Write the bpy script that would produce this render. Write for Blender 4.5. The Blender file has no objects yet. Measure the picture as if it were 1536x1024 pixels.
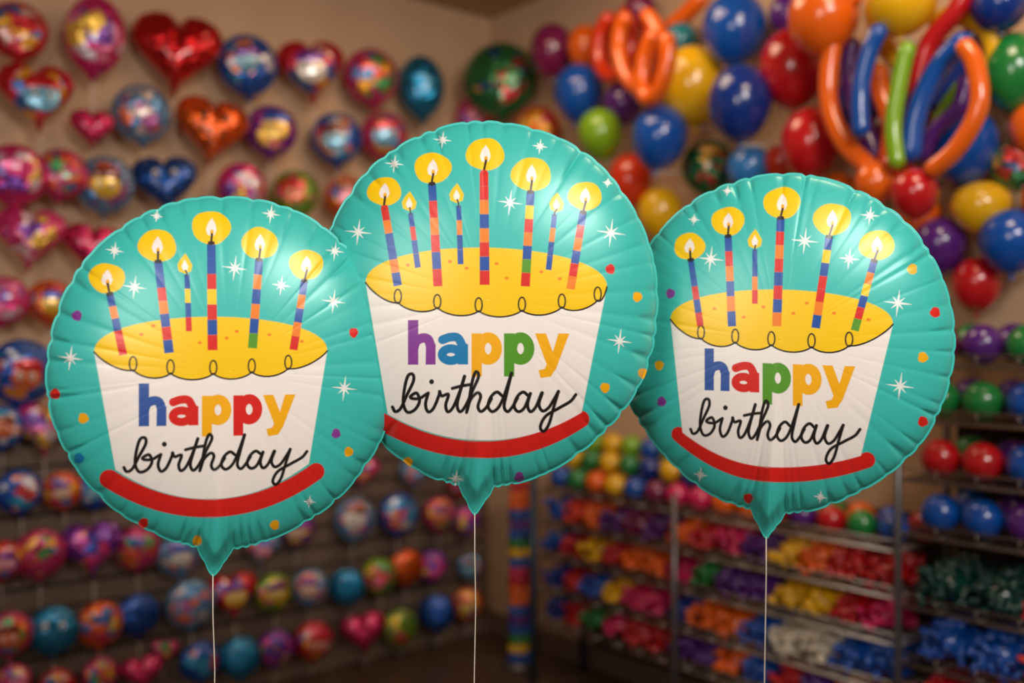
import bpy, math, random
import numpy as np
from mathutils import Vector, Matrix
random.seed(7); rng=np.random.default_rng(5)
scene=bpy.context.scene
try:
    scene.view_settings.view_transform='Standard'
    scene.view_settings.look='None'
except Exception: pass

# ------------------------------------------------------------------ helpers
F=35/36*1536.0
CAMZ=1.3
def s2l(c):
    out=[]
    for v in c[:3]:
        v=v/255.0
        out.append(v/12.92 if v<=0.04045 else ((v+0.055)/1.055)**2.4)
    return tuple(out)
def link(o): scene.collection.objects.link(o); return o

def principled(name,col=None,rough=0.5,metal=0.0,coat=0.0,spec=0.5,coat_rough=0.1):
    m=bpy.data.materials.new(name); m.use_nodes=True
    b=m.node_tree.nodes['Principled BSDF']
    if col is not None: b.inputs['Base Color'].default_value=(*s2l(col),1)
    b.inputs['Roughness'].default_value=rough
    b.inputs['Metallic'].default_value=metal
    b.inputs['Coat Weight'].default_value=coat
    b.inputs['Coat Roughness'].default_value=coat_rough
    b.inputs['Specular IOR Level'].default_value=spec
    return m
def noisy(name,c1,c2,scale,rough=0.7,bump=0.1,detail=4):
    m=principled(name,c1,rough); nt=m.node_tree; b=nt.nodes['Principled BSDF']
    tc=nt.nodes.new('ShaderNodeTexCoord'); n=nt.nodes.new('ShaderNodeTexNoise')
    n.inputs['Scale'].default_value=scale; n.inputs['Detail'].default_value=detail
    nt.links.new(tc.outputs['Object'],n.inputs['Vector'])
    r=nt.nodes.new('ShaderNodeValToRGB'); r.color_ramp.elements[0].position=.3; r.color_ramp.elements[1].position=.7
    r.color_ramp.elements[0].color=(*s2l(c1),1); r.color_ramp.elements[1].color=(*s2l(c2),1)
    nt.links.new(n.outputs['Fac'],r.inputs['Fac']); nt.links.new(r.outputs['Color'],b.inputs['Base Color'])
    bp=nt.nodes.new('ShaderNodeBump'); bp.inputs['Strength'].default_value=bump; bp.inputs['Distance'].default_value=.01
    nt.links.new(n.outputs['Fac'],bp.inputs['Height']); nt.links.new(bp.outputs['Normal'],b.inputs['Normal'])
    return m

class MB:
    def __init__(s): s.v=[]; s.f=[]; s.m=[]; s.mats=[]; s.n=0; s.sm=[]
    def mat(s,m):
        if m not in s.mats: s.mats.append(m)
        return s.mats.index(m)
    def add(s,V,Fc,m,M=None,smooth=True):
        i=s.mat(m); V=np.asarray(V,float)
        if M is not None:
            A=np.array(M); V=V@A[:3,:3].T+A[:3,3]
        s.v.append(V); n=s.n
        s.f.extend([[a+n for a in f] for f in Fc])
        s.m+= [i]*len(Fc); s.sm+=[smooth]*len(Fc); s.n+=len(V)
    def build(s,name,M=None,parent=None):
        me=bpy.data.meshes.new(name); me.from_pydata(np.concatenate(s.v).tolist(),[],s.f)
        for m in s.mats: me.materials.append(m)
        me.polygons.foreach_set('material_index',s.m); me.polygons.foreach_set('use_smooth',s.sm); me.update()
        o=link(bpy.data.objects.new(name,me))
        if M is not None: o.matrix_world=M
        if parent: o.parent=parent
        return o
def box(x0,x1,y0,y1,z0,z1):
    V=[(x0,y0,z0),(x1,y0,z0),(x1,y1,z0),(x0,y1,z0),(x0,y0,z1),(x1,y0,z1),(x1,y1,z1),(x0,y1,z1)]
    return V,[(0,3,2,1),(4,5,6,7),(0,1,5,4),(1,2,6,5),(2,3,7,6),(3,0,4,7)]
def tube(P,rad,seg=12,round_ends=True):
    P=[Vector(p) for p in P]; n=len(P); V=[];Fc=[]
    up=None
    L=[0]
    for i in range(1,n): L.append(L[-1]+(P[i]-P[i-1]).length)
    for i in range(n):
        t=(P[min(i+1,n-1)]-P[max(i-1,0)]).normalized()
        if up is None:
            up=t.orthogonal().normalized()
        up=(up-t*up.dot(t)).normalized(); sd=t.cross(up)
        r=rad
        if round_ends:
            e=min(L[i],L[-1]-L[i])
            if e<rad: r=rad*max(.05,math.sqrt(max(0,1-(1-e/rad)**2)))
        for k in range(seg):
            a=2*math.pi*k/seg; V.append(P[i]+up*math.cos(a)*r+sd*math.sin(a)*r)
    for i in range(n-1):
        for k in range(seg):
            Fc.append((i*seg+k,i*seg+(k+1)%seg,(i+1)*seg+(k+1)%seg,(i+1)*seg+k))
    Fc.append(tuple(range(seg))[::-1]); Fc.append(tuple((n-1)*seg+k for k in range(seg)))
    return [tuple(v) for v in V],Fc
def catmull(P,n=12):
    P=[np.array(p,float) for p in P]; P=[2*P[0]-P[1]]+P+[2*P[-1]-P[-2]]; out=[]
    for i in range(1,len(P)-2):
        a,b,c,d=P[i-1:i+3]
        for k in range(n):
            t=k/n; out.append(.5*((2*b)+(c-a)*t+(2*a-5*b+4*c-d)*t*t+(-a+3*b-3*c+d)*t**3))
    out.append(P[-2]); return np.array(out)
def smooth(a,b,x):
    t=np.clip((x-a)/(b-a),0,1); return t*t*(3-2*t)

# ------------------------------------------------------------------ room frame
C=Vector((-0.1,4.5,0))                 # room corner
dL=Vector((-0.773,-0.634,0)).normalized()   # along left wall away from corner
dR=Vector((dL.y*-1,dL.x,0)).normalized()    # along right wall away from corner
nL=dR.copy(); nR=dL.copy()                  # inward normals
CEIL=2.755
def on_wall(px,py,side,off):
    n=nL if side=='L' else nR
    p0=C+n*off; d=Vector(((px-768)/F,1,(512-py)/F))
    t=p0.dot(n)/d.dot(n); p=d*t; p.z+=CAMZ
    return p
def frame_matrix(o,x,y):  # x,y axes, z up
    return Matrix(((x.x,y.x,0,o.x),(x.y,y.y,0,o.y),(0,0,1,o.z),(0,0,0,1)))
ML=frame_matrix(C,dL,nL)   # local: x along left wall, y into room
MR=frame_matrix(C,dR,nR)
LL,LR=5.0,5.8
plaster=noisy('plaster_wall',(206,172,138),(216,182,148),3,.85,.08)
ceilm=noisy('ceiling_paint',(190,160,126),(198,168,134),2,.9,.05)
floorm=noisy('floor_vinyl',(72,54,42),(88,68,52),6,.45,.03)
trimm=principled('trim_paint',(120,100,85),.5)
b=MB(); b.add(*box(-.1,LL,-.1,0,0,CEIL),plaster,smooth=False); b.build('wall_left',ML)
b=MB(); b.add(*box(0,LR,-.1,0,0,CEIL),plaster,smooth=False); b.build('wall_right',MR)
def slab(name,z0,z1,m):
    b=MB(); b.add(*box(-.1,LL,-.1,LR,z0,z1),m,smooth=False); b.build(name,ML)
slab('floor',-.08,0,floorm); slab('ceiling',CEIL,CEIL+.08,ceilm)
b=MB(); b.add(*box(.0,LL,0,.015,0,.09),trimm,smooth=False); b.build('baseboard_left',ML)
b=MB(); b.add(*box(.016,LR,0,.015,0,.09),trimm,smooth=False); b.build('baseboard_right',MR)
# slatwall
slatm=noisy('slatwall_laminate',(104,86,74),(122,102,88),5,.5,.05)
slatd=principled('slat_groove',(34,27,24),.7)
wirem=principled('chrome_wire',(150,140,130),.3,.8)
b=MB(); b.add(*box(.03,LL-.2,.002,.014,.1,1.06),slatd,smooth=False)
z=.105
while z<1.0:
    b.add(*box(.03,LL-.2,.014,.03,z,z+.066),slatm,smooth=False); z+=.079
b.build('slatwall_panel',ML)

# ------------------------------------------------------------------ foil wall balloons
PAL={
 'red':[(200,20,35),(240,60,90),(60,110,190),(245,200,190),(250,180,50)],
 'pink':[(215,45,120),(245,130,180),(120,60,170),(250,200,80),(240,225,235)],
 'blue':[(20,85,180),(60,170,220),(220,70,70),(225,225,235),(245,150,60)],
 'multi':[(200,50,110),(240,170,40),(40,120,190),(235,90,60),(70,160,90)],
 'gold':[(225,90,30),(245,170,40),(200,40,90),(250,200,90),(50,110,180)],
 'silver':[(110,150,190),(60,130,190),(235,110,70),(225,200,190),(170,90,150)],
 'green':[(110,150,40),(245,210,50),(210,60,60),(230,90,140),(60,140,80)],
 'purple':[(120,40,150),(240,60,130),(245,190,50),(60,80,190),(210,80,170)],
 'dark':[(30,110,60),(190,40,40),(225,170,70),(30,70,120),(150,50,30)],
}
def foil_mat(name,cols,plain=False):
    m=principled('foil_'+name,cols[0],.2,.5,.8,.5,.06); nt=m.node_tree; N=nt.nodes.new; Lk=nt.links.new
    bs=nt.nodes['Principled BSDF']
    tcb=N('ShaderNodeTexCoord'); nb=N('ShaderNodeTexNoise'); nb.inputs['Scale'].default_value=3.5; nb.inputs['Detail'].default_value=2
    Lk(tcb.outputs['Object'],nb.inputs['Vector']); bp=N('ShaderNodeBump'); bp.inputs['Strength'].default_value=.5; bp.inputs['Distance'].default_value=.03
    Lk(nb.outputs['Fac'],bp.inputs['Height']); Lk(bp.outputs['Normal'],bs.inputs['Normal'])
    if plain: 
        bs.inputs['Metallic'].default_value=.75; return m
    tc=N('ShaderNodeTexCoord'); oi=N('ShaderNodeObjectInfo')
    mul=N('ShaderNodeMath'); mul.operation='MULTIPLY'; mul.inputs[1].default_value=37; Lk(oi.outputs['Random'],mul.inputs[0])
    ad=N('ShaderNodeVectorMath'); ad.operation='ADD'; Lk(tc.outputs['Object'],ad.inputs[0]); Lk(mul.outputs[0],ad.inputs[1])
    nz=N('ShaderNodeTexNoise'); nz.inputs['Scale'].default_value=2.2; Lk(ad.outputs[0],nz.inputs['Vector'])
    mx=N('ShaderNodeMixRGB'); mx.inputs[0].default_value=.4; Lk(ad.outputs[0],mx.inputs[1]); Lk(nz.outputs['Color'],mx.inputs[2])
    vo=N('ShaderNodeTexVoronoi'); vo.inputs['Scale'].default_value=4.0; Lk(mx.outputs[0],vo.inputs['Vector'])
    sp=N('ShaderNodeSeparateColor'); Lk(vo.outputs['Color'],sp.inputs[0])
    rp=N('ShaderNodeValToRGB'); rp.color_ramp.interpolation='CONSTANT'
    el=rp.color_ramp.elements
    el[0].position=0; el[0].color=(*s2l(cols[0]),1); el[1].position=.38; el[1].color=(*s2l(cols[1]),1)
    for p,c in zip((.56,.70,.84),cols[2:]):
        e=el.new(p); e.color=(*s2l(c),1)
    Lk(sp.outputs[0],rp.inputs['Fac'])
    ln=N('ShaderNodeVectorMath'); ln.operation='LENGTH'
    ml=N('ShaderNodeVectorMath'); ml.operation='MULTIPLY'; ml.inputs[1].default_value=(1,1,0)
    Lk(tc.outputs['Object'],ml.inputs[0]); Lk(ml.outputs[0],ln.inputs[0])
    gt=N('ShaderNodeMath'); gt.operation='GREATER_THAN'; gt.inputs[1].default_value=.78; Lk(ln.outputs['Value'],gt.inputs[0])
    m2=N('ShaderNodeMixRGB'); Lk(gt.outputs[0],m2.inputs[0]); Lk(rp.outputs[0],m2.inputs[1]); m2.inputs[2].default_value=(*s2l(cols[0]),1)
    Lk(m2.outputs[0],bs.inputs['Base Color'])
    return m
FM={k:foil_mat(k,v) for k,v in PAL.items()}
FM['plainred']=foil_mat('plain_red',[(200,12,22)],True)
FM['plainorange']=foil_mat('plain_orange',[(230,95,20)],True)
FM['plainblue']=foil_mat('plain_blue',[(20,80,170)],True)
FM['plainteal']=foil_mat('plain_teal',[(20,130,180)],True)
FM['plainpink']=foil_mat('plain_pink',[(215,40,100)],True)
blackm=principled('black_print',(20,16,16),.4); whitem=principled('white_print',(235,230,225),.35)
FACEM=[principled('face_print_%d'%i,c,.22,.25,.6) for i,c in enumerate([(240,190,160),(250,200,60),(120,190,225),(245,140,170),(235,225,215),(230,110,60)])]
HATM=[principled('hat_print_%d'%i,c,.22,.35,.6) for i,c in enumerate([(200,30,40),(30,80,180),(120,50,20),(110,40,140)])]

def foil_shape(kind,seed,na=88,nr=9):
    r=random.Random(seed); th=np.linspace(0,2*np.pi,na,endpoint=False)  # 0 = up
    if kind=='heart':
        t=np.linspace(0,2*np.pi,721)[:-1]
        hx=16*np.sin(t)**3/15.2; hy=(13*np.cos(t)-5*np.cos(2*t)-2*np.cos(3*t)-np.cos(4*t))/15.6+.1
        aa=np.mod(np.arctan2(hx,hy),2*np.pi); rr=np.hypot(hx,hy); o=np.argsort(aa)
        R=np.interp(th,aa[o],rr[o],period=2*np.pi)
        R=R+.17*np.exp(-(np.minimum(th,2*np.pi-th)/.4)**2)+.05
    else:
        ax,ay=(1,1) if kind=='round' else (.80,1.08)
        R=1/np.sqrt((np.sin(th)/ax)**2+(np.cos(th)/ay)**2)
    n=r.randint(20,26); ph=r.random()*6
    pleat=.5+.5*np.cos(n*th+ph+.8*np.sin(3*th))
    pleat=pleat**3
    d=np.abs(th-np.pi)
    R=R*(1-.018*pleat)+.24*np.maximum(0,1-d/.16)+.04*np.exp(-(d/.4)**2)*(kind!='heart')
    T=.42
    def ring(s,side):
        h=T*(1-s**2.3)**.6*(1-.35*pleat*smooth(.55,1,s))
        x=R*s*np.sin(th); y=R*s*np.cos(th)
        if kind=='heart': h=h*(1-.4*np.exp(-(x/.16)**2)*smooth(.0,.6,y))
        h=h*(1-.7*smooth(.0,.12,(-y-1.0)))
        return np.stack([x,y,side*h],1)
    V=[ring(1,1)]; Fc=[]
    cnt=na
    for side in (1,-1):
        prev=0
        for s in [.97,.92,.85,.75,.62,.45,.25]:
            V.append(ring(s,side)); cur=cnt; cnt+=na
            for k in range(na):
                q=(prev+k,cur+k,cur+(k+1)%na,prev+(k+1)%na)
                Fc.append(q if side==1 else q[::-1])
            prev=cur
        V.append(np.array([[0,0,side*T*(.95 if kind=='heart' else 1)]])); c=cnt; cnt+=1
        for k in range(na):
            q=(prev+k,c,prev+(k+1)%na); Fc.append(q if side==1 else q[::-1])
    return np.concatenate(V),Fc
def sphere(seg=12,rings=8):
    V=[(0,0,1)];Fc=[]
    for i in range(1,rings):
        p=math.pi*i/rings
        for k in range(seg):
            a=2*math.pi*k/seg; V.append((math.sin(p)*math.cos(a),math.sin(p)*math.sin(a),math.cos(p)))
    V.append((0,0,-1)); e=len(V)-1
    for k in range(seg):
        Fc.append((0,1+k,1+(k+1)%seg))
        Fc.append((e,e-seg+(k+1)%seg,e-seg+k))
    for i in range(rings-2):
        for k in range(seg):
            a=1+i*seg; Fc.append((a+k,a+seg+k,a+seg+(k+1)%seg,a+(k+1)%seg))
    return np.array(V),Fc
SPH=sphere(); SPHH=sphere(28,14)
def face_matrix(p,yaw_dir,size,roll=0,pitch=0):
    n=Vector(yaw_dir).normalized(); up=Vector((0,0,1)); x=up.cross(n).normalized(); y=n.cross(x)
    M=Matrix(((x.x,y.x,n.x,p.x),(x.y,y.y,n.y,p.y),(x.z,y.z,n.z,p.z),(0,0,0,1)))
    return M@Matrix.Rotation(roll,4,'Z')@Matrix.Rotation(pitch,4,'X')@Matrix.Diagonal((size,size,size,1))
cnt=[0]
def wall_foil(px,py,r,kind,mat,side='L',off=.1,face=None):
    cnt[0]+=1; sd=cnt[0]; rr=random.Random(sd*13)
    p=on_wall(px,py,side,off); size=r*p.y/F
    if p.z<size*1.35: p.z=size*1.35
    n=nL if side=='L' else nR
    tocam=Vector((-p.x,-p.y,0)).normalized()
    d=(tocam*.72+n*.28+Vector((rr.uniform(-.15,.15),0,rr.uniform(-.12,.12)))).normalized()
    M=face_matrix(p,d,size,rr.uniform(-.12,.12))
    b=MB(); V,Fc=foil_shape(kind,sd); b.add(V,Fc,FM[mat])
    Mi=M.inverted(); a=p-n*(.28*size); e=p-n*(off-.012)
    b.add(*tube([Mi@a,Mi@e],.004/size,6,False),wirem)
    tail=Vector((0,-1.16 if kind!='heart' else -1.2,0)); 
    dn=Mi.to_3x3()@Vector((0,0,-1)); dn.normalize()
    ln=min(1.1,max(.05,(p.z-size*1.25)/size))
    b.add(*tube([tail,tail+dn*ln*.5+Vector((.03,0,0)),tail+dn*ln],.012,5,False),whitem)
    if face is None and kind!='oval' and not mat.startswith('plain') and mat!='dark' and rr.random()<.5: face='char'
    if face=='char':
        fm=rr.choice(FACEM); hm=rr.choice(HATM); q=rr.uniform(.42,.56); ox=rr.uniform(-.12,.12); oy=rr.uniform(-.12,.05)
        # printed character: head, cap, eyes, smile (thin relief on the dome)
        b.add(SPHH[0]*np.array([q,q*.95,.10])+np.array([ox,oy,.355]),SPHH[1],fm)
        Vh=SPHH[0]*np.array([q*1.05,q*.62,.10])+np.array([ox,oy+q*.62,.345]); b.add(Vh,SPHH[1],hm)
        for sgn in (-1,1):
            b.add(SPH[0]*np.array([.085,.12,.03])+np.array([ox+sgn*q*.38,oy+.02,.445]),SPH[1],whitem)
            b.add(SPH[0]*np.array([.045,.065,.03])+np.array([ox+sgn*q*.36,oy+.01,.46]),SPH[1],blackm)
        pts=[(ox+q*.5*math.sin(t),oy-.08-q*.35*math.cos(t),.44) for t in np.linspace(-1.1,1.1,10)]
        b.add(*tube(pts,.028,6),blackm)
    elif face:
        for ex in (-.3,.3):
            b.add(SPH[0]*np.array([.13,.2,.06])+np.array([ex,.22,.36]),SPH[1],whitem if face=='eyes' else blackm)
            if face=='eyes': b.add(SPH[0]*np.array([.06,.1,.05])+np.array([ex,.2,.41]),SPH[1],blackm)
        pts=[(.42*math.sin(a),-.1-.3*math.cos(a)+.1,.34+.03*math.cos(a)) for a in np.linspace(-1.2,1.2,14)]
        b.add(*tube(pts,.035,6),blackm)
    nm='heart_foil_balloon' if kind=='heart' else 'foil_balloon'
    b.build(nm,M)
L=[(25,45,44,'round','red'),(143,52,54,'oval','pink'),(265,78,60,'heart','plainred'),(372,97,45,'round','blue'),
(467,105,46,'heart','red'),(557,115,42,'round','multi'),(632,130,43,'oval','plainteal'),(55,142,50,'heart','red'),
(138,192,29,'heart','plainpink'),(212,170,43,'round','silver'),(318,193,50,'heart','plainorange','smile'),(407,195,39,'round','purple'),
(505,207,39,'round','blue'),(577,203,36,'round','multi'),(22,262,46,'round','pink'),(92,260,38,'round','multi'),
(157,277,43,'round','silver','char'),(248,275,44,'heart','plainblue','eyes'),(362,280,36,'round','pink'),(443,290,36,'round','green'),
(45,355,46,'heart','pink'),(138,372,38,'heart','plainpink'),(6,450,36,'round','pink'),(75,452,33,'round','gold'),
(32,558,50,'round','blue','char'),(66,640,40,'heart','pink'),(4,640,32,'round','blue'),(28,737,34,'round','blue'),
(93,735,29,'round','gold'),(60,830,38,'round','multi'),(137,822,42,'heart','purple'),(205,822,34,'round','multi'),
(6,840,30,'round','red'),(80,945,38,'round','plainteal','eyes'),(150,935,34,'round','gold','smile'),(207,922,33,'round','plainblue'),
(14,950,34,'round','multi'),(285,905,37,'round','silver'),(348,892,35,'heart','red'),(410,888,30,'round','green'),
(465,880,28,'round','silver'),(520,880,29,'round','plainteal'),(567,862,27,'round','green'),(610,850,27,'round','plainorange'),
(648,848,24,'round','purple'),(300,992,31,'round','blue'),(360,985,32,'round','plainteal'),(413,972,29,'round','purple'),
(470,960,30,'round','red'),(545,948,32,'heart','plainpink'),(600,940,28,'round','green'),(655,918,28,'round','plainblue'),
(532,778,32,'round','silver'),(598,770,31,'round','blue'),(268,832,33,'round','silver'),(150,1012,27,'round','multi'),
(212,1010,28,'heart','plainpink'),(85,1028,26,'round','red'),(660,770,26,'round','multi'),(20,1020,25,'round','pink'),
(520,295,32,'round','gold'),(145,735,28,'round','blue'),
(705,850,20,'round','silver'),(700,780,22,'round','purple'),(700,905,24,'round','gold'),(690,725,20,'round','red'),(620,705,22,'round','silver')]
for q in L: wall_foil(*q[:5],side='L',off=.12,face=(q[5] if len(q)>5 else None))
RF=[(750,118,56,'round','dark','R',.16),(712,175,30,'round','pink','L',.1),(805,195,36,'round','gold','R',.11),(1062,250,40,'round','dark','R',.1),(1522,245,36,'round','dark','R',.12)]
for q in RF: wall_foil(*q)
# more stock hanging in the gaps (smaller, tight to the wall)
occ=[(q[0],q[1],q[2]) for q in L]; rr=random.Random(3); nadd=0
for _ in range(6000):
    x=rr.uniform(-150,700); y=rr.uniform(330,1030) if rr.random()<.8 else rr.uniform(0,330); r=rr.uniform(19,29)
    if x>500 and y<330: continue
    if x>250 and y<60: continue
    if all(math.hypot(x-a,y-c)>(r+d)*.97+2 for a,c,d in occ):
        pz=on_wall(x,y,'L',.085)
        if pz.z<r*pz.y/F*1.4: continue
        occ.append((x,y,r)); wall_foil(x,y,r,rr.choice(['round','round','heart']),rr.choice(['red','pink','blue','multi','gold','silver','green','purple','plainred']),'L',.085); nadd+=1
        if nadd>60: break

# ------------------------------------------------------------------ latex balloons
COL={'red':(196,22,30),'orange':(240,105,20),'yellow':(240,185,20),'green':(30,130,60),'lime':(130,180,30),'blue':(8,82,178),
'dblue':(10,52,140),'purple':(88,34,128),'plum':(125,25,80),'pink':(215,30,100),'teal':(10,130,150),'white':(215,205,185),
'dkgreen':(8,62,56),'redor':(225,60,25),'lblue':(50,130,210)}
LM={k:principled('latex_'+k,v,.2,0,.6,.55,.07) for k,v in COL.items()}
def pear(seg=28,rings=18):
    prof=[]
    for i in range(rings+1):
        p=math.pi*i/rings
        z=math.cos(p); r=math.sin(p)
        if z<0: z*=1.22; r*=1-.10*(z/1.22)**2
        prof.append((max(r,.045),z))
    prof[0]=(.001,1)
    prof+= [(.05,-1.25),(.075,-1.29),(.05,-1.32),(.11,-1.39),(.10,-1.40)]
    V=[];Fc=[]
    for r,z in prof:
        for k in range(seg): a=2*math.pi*k/seg; V.append((r*math.cos(a),r*math.sin(a),z))
    for i in range(len(prof)-1):
        for k in range(seg): Fc.append((i*seg+k,(i+1)*seg+k,(i+1)*seg+(k+1)%seg,i*seg+(k+1)%seg))
    Fc.append(tuple((len(prof)-1)*seg+k for k in range(seg))[::-1])
    return np.array(V),Fc
PEAR=pear(); PEARS=pear(14,9)
def latex(px,py,rx,ry,col,off,tilt=0,side='R'):
    p=on_wall(px,py,side,off); s=p.y/F; n=nR if side=='R' else nL
    S=Matrix.Diagonal((rx*s,rx*s,ry*s/1.1,1))
    M=Matrix.Translation(p+Vector((0,0,.05*ry*s)))@Matrix.Rotation(tilt,4,'Y')@S
    b=MB(); b.add(PEAR[0],PEAR[1],LM[col])
    Mi=M.inverted(); k=M@Vector((0,0,-1.28))
    wallp=k-n*(n.dot(k-C)); wallp.z+=.03
    b.add(*tube([Mi@k,Mi@(wallp+n*.002)],.03,5,False),whitem)
    b.build('latex_balloon',M)
LB=[(828,75,33,41,'plum',.12,.1),(878,70,28,34,'orange',.1,0),(868,138,38,44,'blue',.16,.1),(935,155,30,32,'purple',.13,0),
(900,200,34,39,'lime',.2,-.2),(945,270,33,41,'redor',.14,.1),(990,318,34,39,'yellow',.12,0),(1020,62,27,29,'teal',.09,0),
(1037,127,50,60,'yellow',.15,-.1),(1102,42,48,55,'blue',.15,.1),(1110,153,47,58,'dblue',.26,0),(990,205,42,49,'blue',.25,.15),
(1190,100,50,61,'red',.16,0),(1217,213,45,54,'red',.2,.1),(1125,252,35,35,'lblue',.1,0),(1170,242,24,26,'redor',.08,0),
(1235,25,53,57,'orange',.3,0),(1352,2,53,50,'yellow',.3,0),(1445,218,50,58,'blue',.14,0),(1520,105,44,59,'green',.14,0),
(1472,310,44,40,'yellow',.13,0),(1410,367,39,43,'purple',.13,0),(1517,360,46,49,'blue',.16,0),(1465,425,36,41,'red',.13,0),
(1500,8,42,38,'dblue',.2,0),(1420,95,30,36,'pink',.1,0),(1378,322,34,32,'orange',.12,.3),(1490,60,26,32,'red',.1,0),
(870,268,28,33,'blue',.1,0),(1180,20,26,30,'purple',.1,0),(1290,150,36,42,'dblue',.1,0),(1340,200,36,42,'plum',.1,0),(1150,300,26,30,'yellow',.1,0),
(1255,290,30,34,'orange',.1,0),(960,15,24,28,'plum',.09,0),(1550,190,34,40,'orange',.12,0),(1575,300,40,46,'red',.14,0),(1590,60,44,52,'yellow',.14,0)]
for q in LB: latex(*q)
# modelling-balloon bouquet
b=MB()
def wpath(pts,off): return [on_wall(x,y,'R',off) for x,y in pts]
def ribbon(pts,off,rpx,col,bld):
    P=catmull([(x,y) for x,y in pts],8); W=wpath(P,off)
    L0=[tuple(w) for w in W]; bld.add(*tube(L0,rpx*W[0].y/F,14),LM[col])
for pts,off,r,c in [
 ([(1318,262),(1268,215),(1243,150),(1248,70),(1262,20),(1290,-15)],.30,15,'orange'),
 ([(1318,245),(1288,170),(1274,110),(1280,55)],.22,14,'purple'),
 ([(1292,208),(1290,140),(1303,80),(1324,35)],.36,14,'blue'),
 ([(1328,255),(1338,190),(1322,140),(1316,95)],.24,14,'orange'),
 ([(1347,255),(1340,190),(1350,120),(1364,60)],.37,13,'lime'),
 ([(1365,245),(1375,170),(1408,100),(1455,50)],.32,16,'blue'),
 ([(1372,150),(1392,70),(1435,15),(1455,-25)],.25,15,'red'),
 ([(1380,245),(1400,200),(1440,160),(1452,110)],.25,13,'purple'),
 ([(1388,262),(1435,222),(1468,160),(1462,95),(1440,60)],.38,14,'orange'),
 ([(1405,225),(1415,170),(1450,120)],.2,12,'lime'),
 ([(1440,150),(1490,100),(1480,45),(1430,22),(1395,45)],.18,15,'yellow'),
 ([(1375,120),(1330,70),(1310,10),(1330,-30)],.18,15,'yellow'),
 ([(1400,170),(1440,100),(1470,30),(1500,-20)],.14,15,'dblue'),
 ([(1355,240),(1362,180),(1385,120),(1400,70)],.16,14,'purple')]:
    ribbon(pts,off,r,c,b)
for x,y,r,c,off in [(1312,272,30,'orange',.33),(1372,287,35,'red',.36),(1345,250,26,'redor',.25)]:
    p=on_wall(x,y,'R',off); b.add(PEARS[0]*(r*p.y/F),PEARS[1],LM[c],Matrix.Translation(p))
p=on_wall(1345,262,'R',.25); b.add(*tube([tuple(p),tuple(p-nR*.24)],.008,6,False),wirem)
b.build('twisted_balloon_bouquet')
b=MB()
for cx,cy,rx,ry,off,c,tl in [(922,68,24,46,.2,'redor',.1),(960,75,32,58,.27,'orange',-.1),(982,98,18,50,.34,'orange',.2),(948,55,26,40,.12,'redor',.3)]:
    pts=[(cx+rx*math.sin(a)*math.cos(tl)+ry*math.cos(a)*math.sin(tl),cy-ry*math.cos(a)+rx*math.sin(a)*math.sin(tl)) for a in np.linspace(.3,6.0,13)]
    ribbon(pts,off,12.5,c,b)
p=on_wall(950,110,'R',.2); b.add(*tube([tuple(p),tuple(p-nR*.19)],.008,6,False),wirem)
ribbon([(1000,45),(1030,20),(1060,-10)],.1,13,'orange',b)
b.build('looped_modelling_balloons')

# ------------------------------------------------------------------ shelving (local MR frame)
dark=noisy('shelf_back_board',(30,22,20),(40,30,26),4,.8,.05)
steel=principled('steel_upright',(120,118,122),.35,.7)
bluep=principled('blue_grey_post',(52,70,86),.4,.3)
b=MB()
def cyl(a,c,r,m,seg=8): b.add(*tube([a,c],r,seg,False),m)
S1=[.24,.36,.49,.615,.74]; S2=[.30,.45,.60,.79,.935,1.09,1.235]
SX=[.663,1.37,2.15,3.3]; tops=[.80,.80,1.42,1.42]
for x,t in zip(SX,tops):
    for y in (.05,.31): cyl((x,y,0),(x,y,t),.010 if x>.7 else .015,steel if x>.7 else bluep)
b.add(*box(.7,2.13,.02,.03,.1,.80),dark,smooth=False); b.add(*box(2.17,3.28,.02,.03,.1,1.1),dark,smooth=False)
for (x0,x1,lv) in ((SX[0],SX[2],S1),(SX[2],SX[3],S2)):
    for z in lv:
        for y in (.05,.31): cyl((x0,y,z),(x1,y,z),.004,wirem,6)
        cyl((x0,.31,z+.03),(x1,.31,z+.03),.0025,wirem,6)
        for k in range(8):
            y=.05+.26*(k+.5)/8; cyl((x0,y,z),(x1,y,z),.0022,wirem,5)
        n=int((x1-x0)/.1)
        for k in range(n+1):
            x=x0+(x1-x0)*k/n; cyl((x,.05,z),(x,.31,z),.003,wirem,5); cyl((x,.31,z),(x,.31,z+.03),.002,wirem,5)
b.build('wire_shelf_rack',MR)
b=MB()
SB=sphere(8,6)
def heap(x,z,col,w=.1,h=.1,n=95):
    b.add(SPH[0]*np.array([w*.44,.085,h*.40])+np.array([x,.18,z+.006+h*.42]),SPH[1],LM[col])
    for i in range(n):
        u=random.uniform(-1,1); y=random.uniform(.13,.288) if i%3 else random.uniform(.08,.2); k=random.random() if i%3 else 1
        zz=z+.016+k*(h-.026)*(1-.3*u*u)
        s=random.uniform(.009,.0135)
        M=Matrix.Translation((x+u*w*.44,y,zz))@Matrix.Rotation(random.uniform(0,6),4,'Z')@Matrix.Rotation(random.uniform(0,3),4,'X')@Matrix.Diagonal((s,s*.75,s*1.5,1))
        b.add(SB[0],SB[1],LM[col],M)
rows={3:['blue','redor','orange','purple','plum','purple','orange','red','pink','purple','yellow','orange','red','red'],
2:['blue','red','yellow','red','orange','orange','pink','green','purple','purple','yellow','yellow','red','pink'],
1:['dblue','red','blue','yellow','pink','pink','dblue','orange','orange','blue','white','white','blue','blue'],
0:['dblue','red','green','pink','red','red','purple','purple','orange','blue','red','purple','orange','red']}
for k,cl in rows.items():
    for i,c in enumerate(cl): heap(.73+.103*i,S1[k],c)
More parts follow.
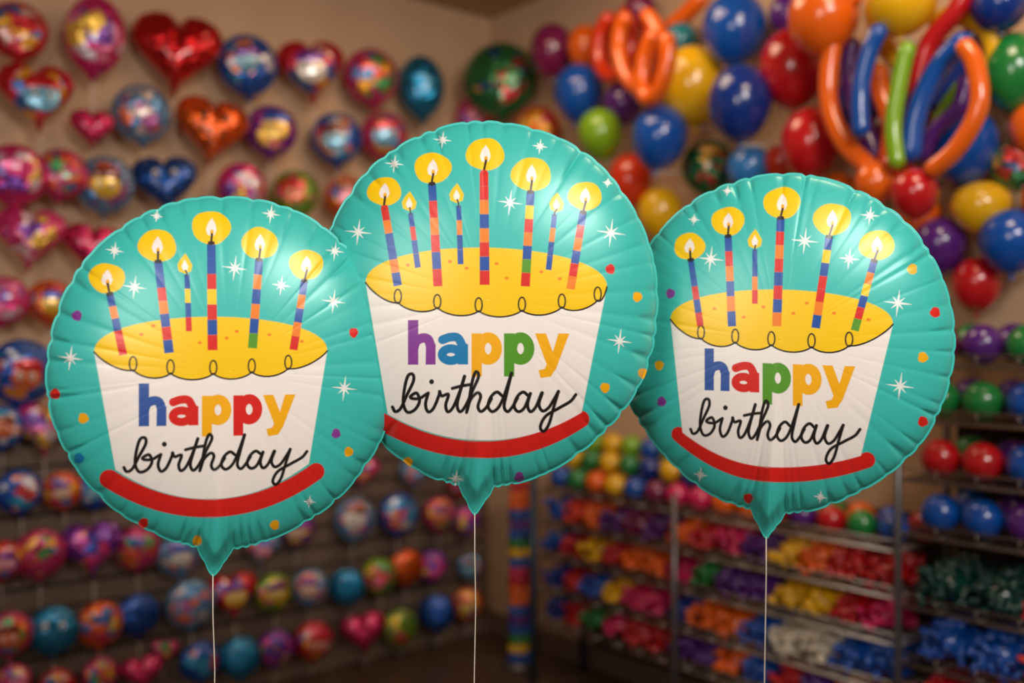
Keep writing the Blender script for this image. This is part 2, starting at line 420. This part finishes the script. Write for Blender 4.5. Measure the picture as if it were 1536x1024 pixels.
for k,cl in {2:['dkgreen','dkgreen','red','red','yellow','yellow','orange'],1:['blue','blue','redor','orange','orange','red','red'],0:['red','orange','pink','blue','green','yellow','red']}.items():
    for i,c in enumerate(cl): heap(2.24+.14*i,S2[k],c,.13,.12,130)
b.build('bagged_balloon_stock',MR)
b=MB()
def ball(x,y,z,r,c):
    b.add(PEARS[0]*np.array([1,1,.92]),PEARS[1],LM[c],Matrix.Translation((x,y,z))@Matrix.Rotation(1.5+random.uniform(-.3,.3),4,'X').inverted()@Matrix.Diagonal((r,r,r,1)))
rowA=['blue','green','orange','yellow','blue','plum','pink','pink','orange','orange','red','purple','red','green','blue']
for i,c in enumerate(rowA):
    ball(.74+.097*i,.24,S1[4]+.046,.043,c)
    ball(.78+.097*i,.15,S1[4]+.05,.045,random.choice(['red','orange','yellow','blue','green','purple']))
    if i<9: ball(.77+.097*i,.2,S1[4]+.118,.041,random.choice(['redor','green','yellow','blue','dblue']))
    if i<5 : ball(.81+.097*i,.13,S1[4]+.175,.043,random.choice(['redor','lime','yellow','blue']))
for z,cl in ((S2[3],['blue','blue','purple','blue','green','red','orange','blue','purple']),(S2[4],['red','red','blue','orange','red','blue','red','green','orange']),
  (S2[5],['green','green','blue','red','green','blue','red','blue','green']),(S2[6],['plum','purple','green','purple','blue','pink','green','orange','blue'])):
    for i,c in enumerate(cl):
        ball(2.23+.112*i,.24,z+.058,.052,c)
        ball(2.26+.112*i,.13,z+.062,.052,random.choice(['red','orange','blue','green','purple']))
b.build('shelf_of_round_balloons',MR)
# striped balloon column near corner
b=MB(); base=Vector((.03,3.98,0))
cols=['blue','orange','purple','yellow','red','blue','green','pink','orange','blue']
z=.04; i=0
while z<.74:
    for k in range(4):
        a=k*math.pi/2+i*.4
        b.add(SPH[0]*.026,SPH[1],LM[cols[(i*3)%10]],Matrix.Translation(base+Vector((math.cos(a)*.022,math.sin(a)*.022,z))))
    z+=.038;i+=1
b.add(*tube([tuple(base),tuple(base+Vector((0,0,.74)))],.008,8,False),steel)
b.add(*tube([tuple(base),tuple(base+Vector((0,0,.02)))],.07,16,False),steel)
b.build('balloon_column')

# ------------------------------------------------------------------ hero balloons
TEAL=(60,196,188); YEL=(254,208,8); RED=(222,36,30); WHT=(250,244,240); BLU=(24,82,170); ORG=(246,132,28); GRN=(88,158,44)
PUR=(140,62,160); BLK=(28,24,24); CYB=(20,130,190); AMB=(252,182,16)
class Art:
    def __init__(s,X,Y):
        s.X=X;s.Y=Y;s.C=np.tile(np.array(s2l(TEAL)),(len(X),1)).astype(float)
    def paint(s,idx,cov,col):
        c=np.array(s2l(col)); cov=np.clip(cov,0,1)[:,None]; s.C[idx]=s.C[idx]*(1-cov)+c*cov
    def sel(s,x0,x1,y0,y1): return np.nonzero((s.X>x0)&(s.X<x1)&(s.Y>y0)&(s.Y<y1))[0]
    def stroke(s,P,w,col,clip=None,taper=False):
        P=np.asarray(P,float); m=w+2
        I=s.sel(P[:,0].min()-m,P[:,0].max()+m,P[:,1].min()-m,P[:,1].max()+m)
        if len(I)==0: return
        x=s.X[I];y=s.Y[I];D=np.full(len(I),1e9)
        for a,c in zip(P[:-1],P[1:]):
            d=c-a; L2=max(d@d,1e-9)
            k=np.nonzero((x>min(a[0],c[0])-m)&(x<max(a[0],c[0])+m)&(y>min(a[1],c[1])-m)&(y<max(a[1],c[1])+m))[0]
            t=np.clip(((x[k]-a[0])*d[0]+(y[k]-a[1])*d[1])/L2,0,1)
            D[k]=np.minimum(D[k],np.hypot(x[k]-a[0]-t*d[0],y[k]-a[1]-t*d[1]))
        cov=np.clip((w/2-D)/1.1+.5,0,1)
        s.paint(I,cov,col)
    def ell(s,cx,cy,rx,ry,col,wob=0):
        I=s.sel(cx-rx*1.2-2,cx+rx*1.2+2,cy-ry*1.2-2,cy+ry*1.2+2); x=(s.X[I]-cx);y=(s.Y[I]-cy)
        a=np.arctan2(y,x); q=np.hypot(x/rx,y/ry); q=q/(1+wob*np.sin(3*a+cx)+wob*.6*np.sin(5*a+cy))
        s.paint(I,(1-q)*min(rx,ry)/1.1+.5,col)
    def poly(s,P,col):
        P=np.asarray(P,float); I=s.sel(P[:,0].min()-2,P[:,0].max()+2,P[:,1].min()-2,P[:,1].max()+2)
        x=s.X[I];y=s.Y[I];ins=np.zeros(len(I),bool);D=np.full(len(I),1e9); Q=np.roll(P,-1,0)
        for a,c in zip(P,Q):
            cr=((a[1]>y)!=(c[1]>y)); 
            if a[1]!=c[1]: ins^= cr&(x<(c[0]-a[0])*(y-a[1])/(c[1]-a[1])+a[0])
            d=c-a; t=np.clip(((x-a[0])*d[0]+(y-a[1])*d[1])/max(d@d,1e-9),0,1)
            D=np.minimum(D,np.hypot(x-a[0]-t*d[0],y-a[1]-t*d[1]))
        s.paint(I,np.where(ins,D,-D)/1.1+.5,col)
    def star(s,cx,cy,R):
        I=s.sel(cx-R-2,cx+R+2,cy-R-2,cy+R+2); x=s.X[I]-cx;y=s.Y[I]-cy; cov=np.zeros(len(I)); a0=.12
        for k in range(8):
            a=a0+k*math.pi/4; L=R if k%2==0 else R*.62
            u=x*math.cos(a)+y*math.sin(a); v=np.abs(-x*math.sin(a)+y*math.cos(a))
            w=np.where(u>=0,1.8*(1-u/L)+.15,-9); w=np.where(u>L,-9,w)
            cov=np.maximum(cov,np.clip((w-v)/1.0+.5,0,1))
        s.paint(I,cov,(250,252,250))
    def candle(s,a,c,w,cols,fl,small=False):
        a=np.array(a,float);c=np.array(c,float); d=c-a;L=np.hypot(*d);u=d/L;nv=np.array([-u[1],u[0]])
        n=len(cols)
        for i,col in enumerate(cols):
            p=a+d*i/n;q=a+d*(i+1)/n; w0=w*(.86+.14*i/n)/2; 
            s.poly([p-nv*w0,p+nv*w0,q+nv*w0,q-nv*w0],col)
        fx,fy,fr=fl
        if small:
            s.poly([(fx+1,fy-17),(fx+6,fy-9),(fx+11,fy),(fx+9,fy+9),(fx,fy+13),(fx-9,fy+9),(fx-11,fy),(fx-7,fy-8)],YEL)
            s.poly([(fx,fy-8),(fx+5,fy+2),(fx+3,fy+8),(fx-3,fy+8),(fx-5,fy+2)],WHT)
        else:
            s.ell(fx,fy,fr*1.16,fr*.98,YEL,.025)
            s.poly([(fx+1,fy-fr*.58),(fx+6,fy-fr*.25),(fx+8,fy+fr*.12),(fx+5,fy+fr*.42),(fx,fy+fr*.5),(fx-6,fy+fr*.4),(fx-8,fy+fr*.1),(fx-5,fy-fr*.25)],WHT)
            s.ell(fx+1,fy+fr*.28,2.6,4.5,AMB)
        top=a-u*3
        s.stroke([(fx+1,fy+(fr*.38 if not small else 8)),top,a+u*1.5],3.4 if not small else 2.4,BLK)
        if not small: s.poly([top-nv*4.5,top+nv*4.5,a+nv*5.5+u*2,a-nv*5.5+u*2],BLK if cols[0]==BLU else cols[0])

def ringpts(cx,cy,rx,ry,a0=0,a1=2*math.pi,n=36):
    return [(cx+rx*math.cos(a),cy+ry*math.sin(a)) for a in np.linspace(a0,a1,n)]
def happy(A,T,cols,sc):
    def st(P,ww,c,clip): A.stroke(T(np.array(P,float)),ww,c)
    def bx(x0,x1,y0,y1,c): A.poly(T(np.array([(x0,y0),(x1,y0),(x1,y1),(x0,y1)],float)),c)
    c=cols[0]; bx(211,226,572,635,c); 
    A.poly(T(np.array([(237,608),(251,606),(251,635),(236.5,635)],float)),c)
    st(catmull([(219,612),(223,602),(232,597.5),(240,599.5),(244,609)],8),13.5*sc,c,None)
    c=cols[1]; bx(283,298,606,635,c); st(catmull([(261,600),(272,596.5),(283,597.5),(290,609)],8),12.5*sc,c,None)
    st(ringpts(273,621,12.5,8.5),12.5*sc,c,None)
    for x0,c in ((303,cols[2]),(350,cols[3])):
        bx(x0,x0+15,591,652,c); st(ringpts(x0+24,612.5,12.5,15.5),15*sc,c,None)
    c=cols[4]
    A.poly(T(np.array([(395,591),(411,591),(421,617),(429,591),(445,591),(426,640),(418,652),(403,654),(400,643),(409,641),(412,635)],float)),c)
BW=[[(190,695),(194,701),(202,697),(211,680),(221,661),(220,652),(213,654),(208,670),(206,690),(212,702),(223,699),(230,688),(226,677),(217,681),(219,684),(230,684),(241,678)],
[(243,677),(239,692),(243,702),(251,697),(259,680),(260,675),(263,681),(273,679),(269,693),(272,702),(280,696),(290,675),(297,655)],
[(297,655),(290,677),(286,693),(290,702),(298,695),(310,672),(318,655),(314,649),(309,660),(304,685),(300,703)],
[(301,700),(306,686),(316,677),(321,682),(317,695),(321,702),(329,697),(337,685)],
[(353,681),(345,676),(336,683),(332,695),(338,702),(347,697),(355,683),(367,651)],
[(367,651),(360,677),(356,695),(361,702),(368,696),(376,684)],
[(392,681),(384,676),(375,683),(371,695),(377,702),(386,697),(395,678)],
[(395,678),(391,693),(395,702),(403,696),(412,677)],
[(413,677),(408,692),(413,701),(422,697),(430,686),(437,675)],
[(437,675),(430,696),(423,718),(415,728),(410,722),(418,708),(438,697),(455,688),(463,679)],
[(279,671),(292,668),(306,666)]]
def script_word(A,T,w):
    for P in BW: A.stroke(T(catmull(P,8)),w,BLK)
    q=T(np.array([[248,662.]]))[0]; A.ell(q[0],q[1],3.6,3.8,BLK)

def hero_material():
    m=principled('printed_foil',None,.38,.05,.34,.5,.27); nt=m.node_tree; b=nt.nodes['Principled BSDF']
    at=nt.nodes.new('ShaderNodeAttribute'); at.attribute_name='artwork'; nt.links.new(at.outputs['Color'],b.inputs['Base Color'])
    tc=nt.nodes.new('ShaderNodeTexCoord'); n=nt.nodes.new('ShaderNodeTexNoise'); n.inputs['Scale'].default_value=12; n.inputs['Detail'].default_value=2
    nt.links.new(tc.outputs['Object'],n.inputs['Vector'])
    bp=nt.nodes.new('ShaderNodeBump'); bp.inputs['Strength'].default_value=.10; bp.inputs['Distance'].default_value=.004
    nt.links.new(n.outputs['Fac'],bp.inputs['Height']); nt.links.new(bp.outputs['Normal'],b.inputs['Normal'])
    nt.links.new(bp.outputs['Normal'],b.inputs['Coat Normal'])
    return m
HM=hero_material()
thread=principled('white_ribbon',(225,215,200),.5)
weightm=foil_mat('weight_foil',[(200,160,60)],True)

def hero(cx,cy,rx,ry,D,tail_ang,tail_len,seed,draw):
    r_=np.random.default_rng(seed)
    phi=math.atan2(cx-768,F)
    sx=D/F*math.cos(phi); sy=D/F
    pos=Vector(((cx-768)/F*D,D,CAMZ+(512-cy)/F*D))
    nrm=Vector((-math.sin(phi),-math.cos(phi),0)); up=Vector((0,0,1)); xa=up.cross(nrm)
    M=Matrix(((xa.x,0,nrm.x,pos.x),(xa.y,0,nrm.y,pos.y),(0,1,0,pos.z),(0,0,0,1)))
    na=1440; nf=236; nb=22
    th=np.linspace(0,2*np.pi,na,endpoint=False)  # 0=down, increasing -> right
    d=np.mod(th-tail_ang+np.pi,2*np.pi)-np.pi
    rf=np.linspace(0,1,nf+1)[1:]
    Tt=.26*rx*sx
    K=46; ang=(np.arange(K)+r_.uniform(-.38,.38,K))/K*2*np.pi
    dep=r_.uniform(.2,1,K); r0=r_.uniform(.82,.93,K); wid=r_.uniform(.6,1.3,K)
    r0[r_.integers(0,K,5)]-=.07
    K2=9; ang=np.concatenate([ang,tail_ang+np.linspace(-.2,.2,K2)]); dep=np.concatenate([dep,np.full(K2,.8)]); r0=np.concatenate([r0,r_.uniform(.80,.88,K2)]); wid=np.concatenate([wid,np.full(K2,.6)])
    def crease(r):
        out=np.zeros((len(r),na)); r=r[:,None]
        for a,dp,q,w in zip(ang,dep,r0,wid):
            dd=np.abs(np.mod(th-a+np.pi,2*np.pi)-np.pi)[None,:]
            sg=(.008+.014*smooth(q,1,r))*w
            out=np.maximum(out,dp*(np.exp(-(dd/sg)**2)*.75+.25*np.exp(-(dd/(sg*2.4))**2))*smooth(q,1.0,r))
        return out
    cr1=crease(np.array([1.0]))[0]
    wob=.003*np.sin(5*th+seed)+.0025*np.sin(9*th+2*seed)
    Rn=(1-.014*cr1+wob)
    ext=(tail_len*np.clip(1-np.abs(d)/.105,0,1)**1.1+9*np.exp(-(d/.42)**2))
    ex=rx*Rn*np.sin(th)+ext*np.sin(th); ey=ry*Rn*np.cos(th)+ext*np.cos(th)
    tailw=np.exp(-(d/.11)**2)
    def rings(r,side):
        cr=crease(r); rr=np.clip(r/.985,0,1)[:,None]
        h=Tt*(1-rr**2.35)**.64
        h=h*(1-.40*cr)
        h=h*(1-.75*tailw[None,:]*smooth(.86,1,r[:,None]))+.0006
        X=ex[None,:]*r[:,None]; Y=ey[None,:]*r[:,None]
        return X,Y,h*side
    X,Y,H=rings(rf,1)
    rb=np.linspace(0,1,nb+1)[1:-1][::-1]; rb=np.concatenate([[1.0],rb])
    Xb,Yb,Hb=rings(rb,-1)
    VX=np.concatenate([[0],X.ravel(),Xb.ravel(),[0]]);VY=np.concatenate([[0],Y.ravel(),Yb.ravel(),[0]])
    VH=np.concatenate([[Tt],H.ravel(),Hb.ravel(),[-Tt]])
    co=np.stack([VX*sx,-VY*sy,VH],1)
    nrg=nf+nb
    k=np.arange(na);k2=(k+1)%na
    quads=[]
    for i in range(nrg-1):
        a=1+i*na; quads.append(np.stack([a+k,a+na+k,a+na+k2,a+k2],1))
    quads=np.concatenate(quads); tri1=np.stack([np.zeros(na,int),1+k,1+k2],1); e=1+nrg*na; bs=1+(nrg-1)*na
    tri2=np.stack([np.full(na,e),bs+k2,bs+k],1)
    me=bpy.data.meshes.new('printed_body')
    me.vertices.add(len(co)); me.vertices.foreach_set('co',co.ravel())
    li=np.concatenate([quads.ravel(),tri1.ravel(),tri2.ravel()]).astype(np.int32)
    me.loops.add(len(li)); me.loops.foreach_set('vertex_index',li)
    tot=np.concatenate([np.full(len(quads),4),np.full(2*na,3)]); st=np.concatenate([[0],np.cumsum(tot)[:-1]])
    me.polygons.add(len(tot)); me.polygons.foreach_set('loop_start',st.astype(np.int32))
    try: me.polygons.foreach_set('loop_total',tot.astype(np.int32))
    except Exception: pass
    me.polygons.foreach_set('use_smooth',np.ones(len(tot),bool)); me.update(calc_edges=True); me.validate()
    nfv=1+nf*na; k_=1/(1-np.maximum(VH[:nfv],0)/D)
    A=Art(cx+VX[:nfv]*k_,cy+VY[:nfv]*k_); draw(A)
    col=np.ones((len(co),4)); col[:,:3]=np.array(s2l(TEAL)); col[:nfv,:3]=A.C
    at=me.color_attributes.new('artwork','FLOAT_COLOR','POINT'); at.data.foreach_set('color',col.ravel())
    me.materials.append(HM)
    root=link(bpy.data.objects.new('birthday_foil_balloon',None)); root.matrix_world=M; root.empty_display_size=.1
    o=link(bpy.data.objects.new('printed_body',me)); o.parent=root
    tx=ex[np.argmin(np.abs(d))]*sx; ty=-ey[np.argmin(np.abs(d))]*sy
    b=MB(); P=[(tx,ty+.006,0),(tx,ty-.05,0)]
    zf=-pos.z+.03
    for i in range(1,14):
        f=i/13; P.append((tx+.0025*math.sin(f*7+seed)-.002*f,ty-.05+(zf-(ty-.05))*f,.002*math.sin(f*5)))
    b.add(*tube([tuple(p) for p in P],.0008,6,False),thread)
    b.add(*tube([(tx-.004,ty+.004,.0),(tx+.004,ty+.003,0)],.0022,8),thread)
    q=b.build('ribbon'); q.parent=root
    b=MB()
    b.add(*tube([(tx,-pos.z+.0,0),(tx,-pos.z+.015,0),(tx,-pos.z+.03,0),(tx,-pos.z+.05,0)],.035,20,True),weightm)
    q=b.build('balloon_weight'); q.parent=root

def arc(x0,y0,x1,y1,xm,ym,n=30,e=1.75):
    out=[]
    for u in np.linspace(-1,1,n):
        x=xm+(u*(x1-xm) if u>0 else -u*(x0-xm)); ye=y1 if u>0 else y0
        out.append((x,ym+(ye-ym)*(1-(1-abs(u)**e))))
    return out
def plate(A,x0,x1,y0,y1,xm,ym,w):
    P=arc(x0,y0,x1,y1,xm,ym,40,2.1); A.stroke(P,w,RED)
def cake(A,TL,TR,BL,BR,mid,top,nodes,end,specks):
    bot=arc(BL[0],BL[1],BR[0],BR[1],mid[0],mid[1],30,2.1)[::-1]
    A.poly([TL,TR]+[tuple(p) for p in bot],WHT)
    cxm=(TL[0]+TR[0])/2; rx=(TR[0]-TL[0])/2; 
    up=[]
    for a in np.linspace(0,math.pi,40):
        yb=TL[1]+(TR[1]-TL[1])*((1+math.cos(a))/2); up.append((cxm+rx*math.cos(a),yb-(((TL[1]+TR[1])/2)-top)*math.sin(a)**.9))
    ns=[TL]+nodes+[end]; low=[]
    for a,c in zip(ns[:-1],ns[1:]):
        bul=9.5 if (a!=TL and c!=end) else 8
        for t in np.linspace(0,1,14)[:-1]:
            low.append((a[0]+(c[0]-a[0])*t,a[1]+(c[1]-a[1])*t+bul*(4*t*(1-t))**.8))
    low.append(ns[-1])
    A.poly(up+low,YEL); A.stroke(low,2.5,BLK)
    for n in nodes: A.stroke(ringpts(n[0],n[1]-9,5.2,10.5),2.4,BLK)
    for x,y in specks: A.ell(x,y,3,2.2,ORG)
def xf(sx,sy,ox,oy,shear=0):
    return lambda P: np.stack([(P[:,0]-322)*sx+ox,(P[:,1]-640)*sy+oy+(P[:,0]-322)*shear],1)
def star_dots(A,S,Dt):
    for s in S: A.star(*s)
    cc={'r':RED,'y':AMB,'p':PUR,'b':CYB}
    for x,y,c in Dt: A.ell(x,y,7,7.5,cc[c],.06)
def d1(A):
    star_dots(A,[(237,327,9),(407,318,14),(177,379,13),(205,431,17),(352,400,19),(423,425,15),(505,449,19),(115,535,18),(522,583,20),(507,372,15),(467,757,10)],
      [(124,474,'p'),(509,653,'p'),(94,587,'r'),(537,497,'r'),(218,778,'r'),(133,622,'y'),(529,682,'y'),(296,808,'y'),(413,790,'y'),(127,680,'b')])
    plate(A,169,477,711,711,322,760,27)
    cake(A,(148,526),(495,525),(178,698),(466,698),(322,746),473,[(203,552),(257,557),(320,558),(378,556),(434,551)],(495,525),
      [(215,500),(355,495),(300,512),(405,500),(455,510),(232,487),(340,505)])
    A.candle((170,442),(189,530),12,[BLU,ORG,BLU,RED,RED],(166,419,22)); A.candle((239,393),(255,527),14,[BLU,BLU,RED,ORG,BLU,RED,BLU],(238,370,24))
    A.candle((281,411),(284,495),9,[BLU,YEL,BLU,RED],(278,397,20),True); A.candle((317,364),(319,523),15,[BLU,BLU,RED,YEL,RED,BLU,RED],(317,341,25))
    A.candle((389,387),(379,520),14,[BLU,ORG,BLU,ORG,BLU,GRN],(390,362,24)); A.candle((459,418),(442,523),13,[BLU,ORG,BLU,ORG,RED],(462,393,23))
    happy(A,xf(1,1,322,640),[(54,92,170),RED,AMB,RED,AMB],1); script_word(A,xf(1,1,322,640),4.8)
def d2(A):
    star_dots(A,[(664,211,14),(810,220,12),(592,247,14),(538,350,20),(765,306,19),(917,350,22),(930,513,19),(684,718,13),(912,274,8)],
      [(916,405,'r'),(957,446,'y'),(908,583,'y'),(612,693,'y'),(779,716,'p'),(965,560,'y')])
    plate(A,572,872,632,630,726,676,25)
    cake(A,(549,426),(911,432),(582,622),(873,620),(728,662),374,[(597,456),(656,464),(718,469),(783,468),(843,463),(897,452)],(911,432),
      [(612,400),(675,395),(745,398),(812,410),(760,420),(700,405),(840,420)])
    A.candle((577,313),(597,431),13,[RED,ORG,BLU,BLU,ORG,BLU],(577,289,22)); A.candle((616,322),(627,404),9,[BLU,RED,BLU,BLU],(614,306,20),True)
    A.candle((648,278),(657,432),14,[BLU,RED,ORG,RED,BLU,RED],(649,254,24)); A.candle((688,311),(691,399),9,[BLU,ORG,BLU,BLU],(685,294,20),True)
    A.candle((726,260),(727,430),15,[RED,RED,ORG,BLU,ORG,RED,BLU,RED],(728,233,25)); A.candle((796,290),(788,432),14,[BLU,YEL,RED,ORG,BLU,GRN,RED],(797,263,26))
    A.candle((832,323),(823,407),9,[BLU,ORG,BLU,BLU],(835,307,20),True); A.candle((875,320),(856,436),13,[BLU,RED,ORG,BLU,RED,ORG],(878,295,22))
    happy(A,xf(1.035,1.06,727,554.5),[PUR,CYB,AMB,GRN,AMB],1.06); script_word(A,xf(1.007,1.12,722,550),5.0)
def d3(A):
    star_dots(A,[(1038,325,9),(1302,327,14),(1064,386,20),(1207,362,20),(1272,390,15),(1342,456,20),(1345,577,20),(1090,283,8),(1048,716,11),(1230,743,10)],
      [(1362,407,'y'),(1377,535,'y'),(983,549,'y'),(1001,438,'p'),(987,605,'p'),(1394,470,'r'),(1377,628,'r'),(1122,749,'r')])
    plate(A,1014,1298,655,686,1158,712,23)
    cake(A,(1001,478),(1335,487),(1020,652),(1289,680),(1158,701),434,[(1049,507),(1102,513),(1157,517),(1217,520),(1272,518)],(1335,487),
      [(1070,462),(1145,460),(1190,470),(1210,455),(1250,470),(1300,480),(1115,475)])
    A.candle((1033,387),(1048,488),11,[BLU,BLU,RED,BLU,RED],(1031,366,21)); A.candle((1091,352),(1097,489),13,[BLU,RED,ORG,BLU,ORG,BLU],(1091,329,22))
    A.candle((1132,373),(1132,455),9,[BLU,BLU,ORG,RED],(1132,359,20),True); A.candle((1171,327),(1165,489),14,[BLU,RED,ORG,RED,BLU,RED,BLU,ORG],(1173,304,24))
    A.candle((1243,357),(1223,492),13,[BLU,YEL,BLU,RED,RED,ORG,BLU],(1247,331,24)); A.candle((1308,394),(1280,496),12,[BLU,ORG,YEL,BLU,RED,GRN],(1312,371,22))
    happy(A,xf(.968,1.02,1162,595,.03),[(54,92,170),RED,GRN,AMB,AMB],1); script_word(A,xf(.934,1.1,1156,592,.045),4.6)
hero(344,554,264,262,1.315,-.078,42,1,d1)
hero(731,452,259,272,1.39,-.062,44,2,d2)
hero(1169,511,254,252,1.46,-.066,42,3,d3)

# ------------------------------------------------------------------ lights
def area(name,loc,target,sx,sy,power,col):
    l=bpy.data.lights.new(name,'AREA'); l.shape='RECTANGLE'; l.size=sx; l.size_y=sy; l.energy=power; l.color=col
    o=link(bpy.data.objects.new(name,l)); o.location=loc
    o.rotation_euler=(Vector(target)-Vector(loc)).to_track_quat('-Z','Y').to_euler(); return o
area('added_fill_light',(1.0,-.25,2.60),(0.05,1.35,1.25),1.0,.75,52,(1,.94,.87))
area('added_fill_light',(-.8,-.5,1.9),(-.05,1.4,1.2),.9,.8,17,(1,.92,.84))  # added fill, well below the ceiling, evens out the balloons' lower fronts; no fixture
area('added_fill_light',(.0,3.0,2.7),(.0,3.0,0),.7,.5,8.5,(1,.72,.46))
area('added_fill_light',(.9,1.9,2.7),(1.2,2.8,.9),.4,.4,8,(1,.76,.52))
w=bpy.data.worlds.new('shop_ambient'); scene.world=w; w.use_nodes=True
w.node_tree.nodes['Background'].inputs[0].default_value=(.95,.67,.46,1); w.node_tree.nodes['Background'].inputs[1].default_value=.13

cam=bpy.data.cameras.new('camera'); cam.lens=35; cam.sensor_width=36; cam.clip_start=.05
cam.dof.use_dof=True; cam.dof.focus_distance=1.355; cam.dof.aperture_fstop=1.6
co=link(bpy.data.objects.new('camera',cam)); co.location=(0,0,CAMZ); co.rotation_euler=(math.pi/2,0,0)
scene.camera=co
